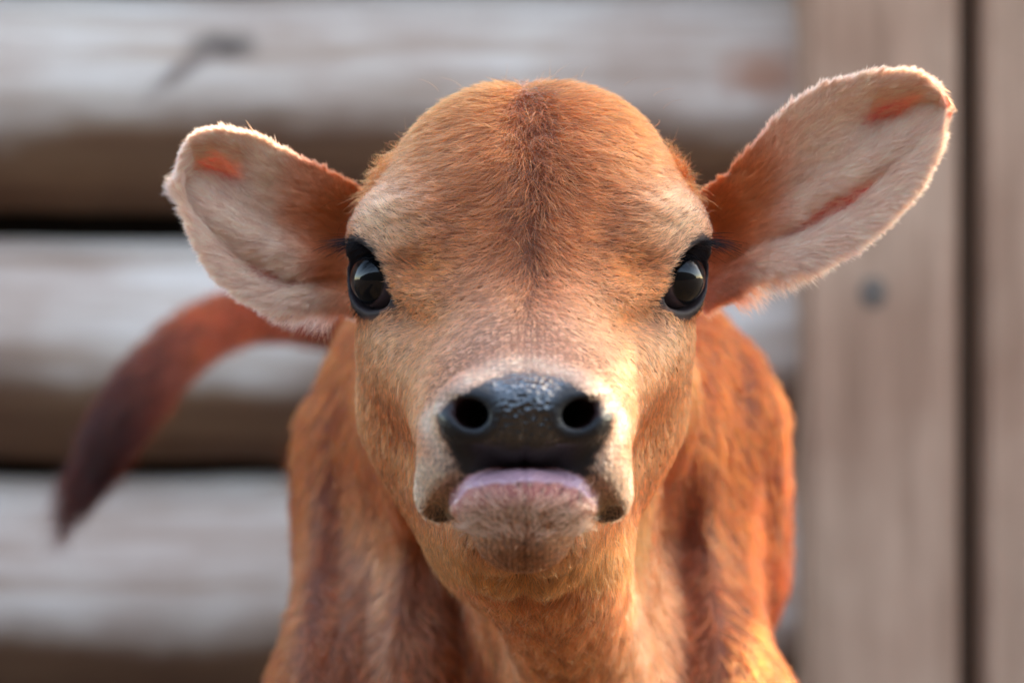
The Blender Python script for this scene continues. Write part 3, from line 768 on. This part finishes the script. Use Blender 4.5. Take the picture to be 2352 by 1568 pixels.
for cx_, cz_, rx, rz, ang, colr in ((-.345+.4, .055, .035, .016, 0, (.06, .04, .03, 1)), (-.385+.4, .030, .055, .010, R(-35), (.20, .14, .11, 1)), (.30+.4, .02, .05, .03, 0, (.33, .16, .10, 1))):
    vm = n.new('ShaderNodeMapping'); vm.vector_type = 'TEXTURE'; vm.inputs['Location'].default_value = (cx_, 0, cz_); vm.inputs['Rotation'].default_value = (0, ang, 0); vm.inputs['Scale'].default_value = (rx, 1, rz)
    l.new(tc.outputs['Object'], vm.inputs['Vector']); le = n.new('ShaderNodeVectorMath'); le.operation = 'LENGTH'
    nz = n.new('ShaderNodeTexNoise'); nz.inputs['Scale'].default_value = 40; l.new(tc.outputs['Object'], nz.inputs['Vector'])
    l.new(vm.outputs[0], le.inputs[0]); a_ = n.new('ShaderNodeMath'); a_.operation = 'ADD'; l.new(le.outputs['Value'], a_.inputs[0]); l.new(nz.outputs['Fac'], a_.inputs[1])
    m2 = n.new('ShaderNodeMapRange'); m2.inputs['From Min'].default_value = .9; m2.inputs['From Max'].default_value = 2.0; m2.inputs['To Min'].default_value = 1; m2.inputs['To Max'].default_value = 0; l.new(a_.outputs[0], m2.inputs['Value'])
    mi = n.new('ShaderNodeMix'); mi.data_type = 'RGBA'; l.new(m2.outputs[0], mi.inputs['Factor']); l.new(last, mi.inputs['A']); mi.inputs['B'].default_value = colr; last = mi.outputs['Result']
l.new(last, p.inputs['Base Color'])
m_board = wood('weathered_board', srgb(198, 162, 136), srgb(160, 126, 102), 'Z')
m_knot, n, l, p = mat('knot'); p.inputs['Base Color'].default_value = (.13, .10, .08, 1); p.inputs['Roughness'].default_value = .9

YW = 1.66
def log_mesh(x0, x1, r, seed):
    k, nr = 90, 40
    xs = np.linspace(x0, x1, k); a = np.linspace(0, 2*np.pi, nr, endpoint=False)
    X, A = np.meshgrid(xs, a, indexing='ij')
    P0 = np.stack([X.ravel(), np.cos(A).ravel()*.15, np.sin(A).ravel()*.15], 1)
    rr = r*(1+.03*vnoise(P0+seed, 3.0, seed)+.02*vnoise(P0+seed, 14, seed+1))
    V = np.stack([X.ravel(), np.cos(A.ravel())*rr, np.sin(A.ravel())*rr], 1)
    I = np.arange(k*nr).reshape(k, nr); J = np.roll(I, -1, 1)
    f = np.stack([I[:-1], J[:-1], J[1:], I[1:]], -1).reshape(-1, 4)
    c0, c1 = len(V), len(V)+1
    V = np.concatenate([V, [[x0, 0, 0], [x1, 0, 0]]])
    caps = np.concatenate([np.stack([np.full(nr, c0), J[0], I[0], I[0]], 1), np.stack([np.full(nr, c1), I[-1], J[-1], J[-1]], 1)])
    me = bpy.data.meshes.new('log'); me.from_pydata(V.tolist(), [], f.tolist()+caps[:, :3].tolist()); me.polygons.foreach_set('use_smooth', np.ones(len(me.polygons), bool)); me.update()
    return me
wall = bpy.data.objects.new('log_wall', None); C.objects.link(wall); wall.location = (-.4, YW, 0)
wall['label'] = 'wall of thick weathered grey round logs stacked behind the calf'; wall['category'] = 'wall'
pitch = .305
z_gap = ZC+(784-520)/FPX*(D0+YW)          # the dark joint seen left of the calf's head
for i in range(-3, 2):
    r = {0: .136, -1: .140, -2: .146}.get(i, .140)
    z = z_gap+pitch*(i+.5)
    if z-r < -.08: continue
    me_ = log_mesh(-2.6, .765, r, i+20)
    o_ = child('log', me_, m_log2 if i == 0 else m_log, wall); o_.location = (0, .0, z)
back = bpy.data.meshes.new('backing'); back.from_pydata([(-2.6, .07, .0), (.76, .07, 0), (.76, .07, 1.42), (-2.6, .07, 1.42), (-2.6, .12, .0), (.76, .12, 0), (.76, .12, 1.42), (-2.6, .12, 1.42)], [], [(0, 1, 2, 3), (7, 6, 5, 4), (0, 4, 5, 1), (1, 5, 6, 2), (2, 6, 7, 3), (3, 7, 4, 0)])
m_dark, n, l, p = mat('dark_chinking'); p.inputs['Base Color'].default_value = (.02, .014, .01, 1); p.inputs['Roughness'].default_value = 1
child('chinking', back, m_dark, wall)

import bmesh
def box(name, lo, hi, m, bev=.006, parent=None, label=None, cat=None, group=None):
    b = bmesh.new(); bmesh.ops.create_cube(b, size=1)
    lo = np.array(lo); hi = np.array(hi); cen = (lo+hi)/2
    for v in b.verts: v.co = Vector([v.co[i]*(hi[i]-lo[i]) for i in range(3)])
    if bev: bmesh.ops.bevel(b, geom=list(b.edges), offset=bev, segments=2, affect='EDGES')
    me_ = bpy.data.meshes.new(name); b.to_mesh(me_); b.free(); me_.materials.append(m)
    o_ = bpy.data.objects.new(name, me_); C.objects.link(o_); o_.location = cen
    if parent: o_.parent = parent
    if label: o_['label'] = label; o_['category'] = cat
    if group: o_['group'] = group
    return o_
YB = YW-.19
def xb(px): return (px-1176)/FPX*(D0+YB)
p1 = box('door_post', (xb(1848), YB, 0), (xb(2203), YB+.22, 2.7), m_board, .01, None, 'wide weathered brown board with small dark knots standing at the end of the log wall', 'post')
for (px, py, s) in ((2005, 672, .015),):
    c_ = W(px, py, YB); kn = log_mesh(-.01, .01, s, 5)
    kk = child('knot', kn, m_knot, p1); kk.location = (c_[0]-p1.location.x, -.109, c_[2]+ZC-p1.location.z); kk.rotation_euler = (0, 0, R(90)); kk.scale = (.3, 1, 1.2)
p2 = box('door_plank', (xb(2262), YB, 0), (xb(2262)+.26, YB+.05, 2.7), m_board, .008, None, 'brown vertical plank past the narrow dark slit, cut off by the right edge', 'plank')
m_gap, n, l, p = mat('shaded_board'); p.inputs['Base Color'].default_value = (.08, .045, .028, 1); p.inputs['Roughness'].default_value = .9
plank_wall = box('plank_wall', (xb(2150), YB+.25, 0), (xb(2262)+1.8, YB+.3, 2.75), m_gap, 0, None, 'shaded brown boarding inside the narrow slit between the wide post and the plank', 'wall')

# added unseen board, outline cut so the sun misses most of the calf's face
ZR = 2.75; ce = 1/math.tan(R(SUN_EL))*math.sin(R(SUN_AZ)); cy = 1/math.tan(R(SUN_EL))*math.cos(R(SUN_AZ))
def above(c, y): return (c+ce*ZR, y+cy*(ZR-.78), ZR)
lo_e = [above(-.74, 1.6), above(-.74, .75), above(-.85, .45), above(-.85, -.2), above(-.9, -.3), above(-.9, -1.2)]
hi_e = [above(-.60, -1.2), above(-.60, -.12), above(-.582, -.06), above(-.586, -.03), above(-.588, .0), above(-.50, .012), above(-.50, .09),
        above(-.51, .17), above(-.34, .22), above(-.31, .43), above(-.50, .47), above(-.52, 1.6)]
rp = lo_e+hi_e
wp = plank_wall.location; rv = [(x-wp.x, y-wp.y, z-wp.z) for x, y, z in rp]+[(x-wp.x, y-wp.y, z-wp.z+.03) for x, y, z in rp]; k = len(rp)
rm = bpy.data.meshes.new('sun_blocker'); rm.from_pydata(rv, [], [tuple(range(k))[::-1], tuple(range(k, 2*k))]+[(i, (i+1) % k, (i+1) % k+k, i+k) for i in range(k)])
child('sun_blocker', rm, m_board, plank_wall)

# ground
gm, n, l, p = mat('ground'); no = n.new('ShaderNodeTexNoise'); no.inputs['Scale'].default_value = 3; no.inputs['Detail'].default_value = 8
tg = n.new('ShaderNodeTexCoord'); l.new(tg.outputs['Object'], no.inputs['Vector'])
cr = n.new('ShaderNodeValToRGB'); cr.color_ramp.elements[0].color = (.022, .013, .007, 1); cr.color_ramp.elements[1].color = (.06, .034, .017, 1); cr.color_ramp.elements[0].position = .35; cr.color_ramp.elements[1].position = .65
l.new(no.outputs['Fac'], cr.inputs[0]); l.new(cr.outputs[0], p.inputs['Base Color']); p.inputs['Roughness'].default_value = .95
gme = bpy.data.meshes.new('ground'); gme.from_pydata([(-60, -60, 0), (60, -60, 0), (60, 60, 0), (-60, 60, 0)], [], [(0, 1, 2, 3)]); gme.materials.append(gm)
go = bpy.data.objects.new('ground', gme); C.objects.link(go); go['kind'] = 'structure'

# the dark barn across the yard that the wet nose and the eyes mirror
m_barn = wood('dark_barn_board', (.022, .018, .016), (.012, .010, .009), 'Z')
box('barn', (-26, -4.2, 0), (26, -4.0, 2.6), m_barn, .0, None, 'dark timber barn front across the yard, mirrored in the calf\'s eyes', 'barn')
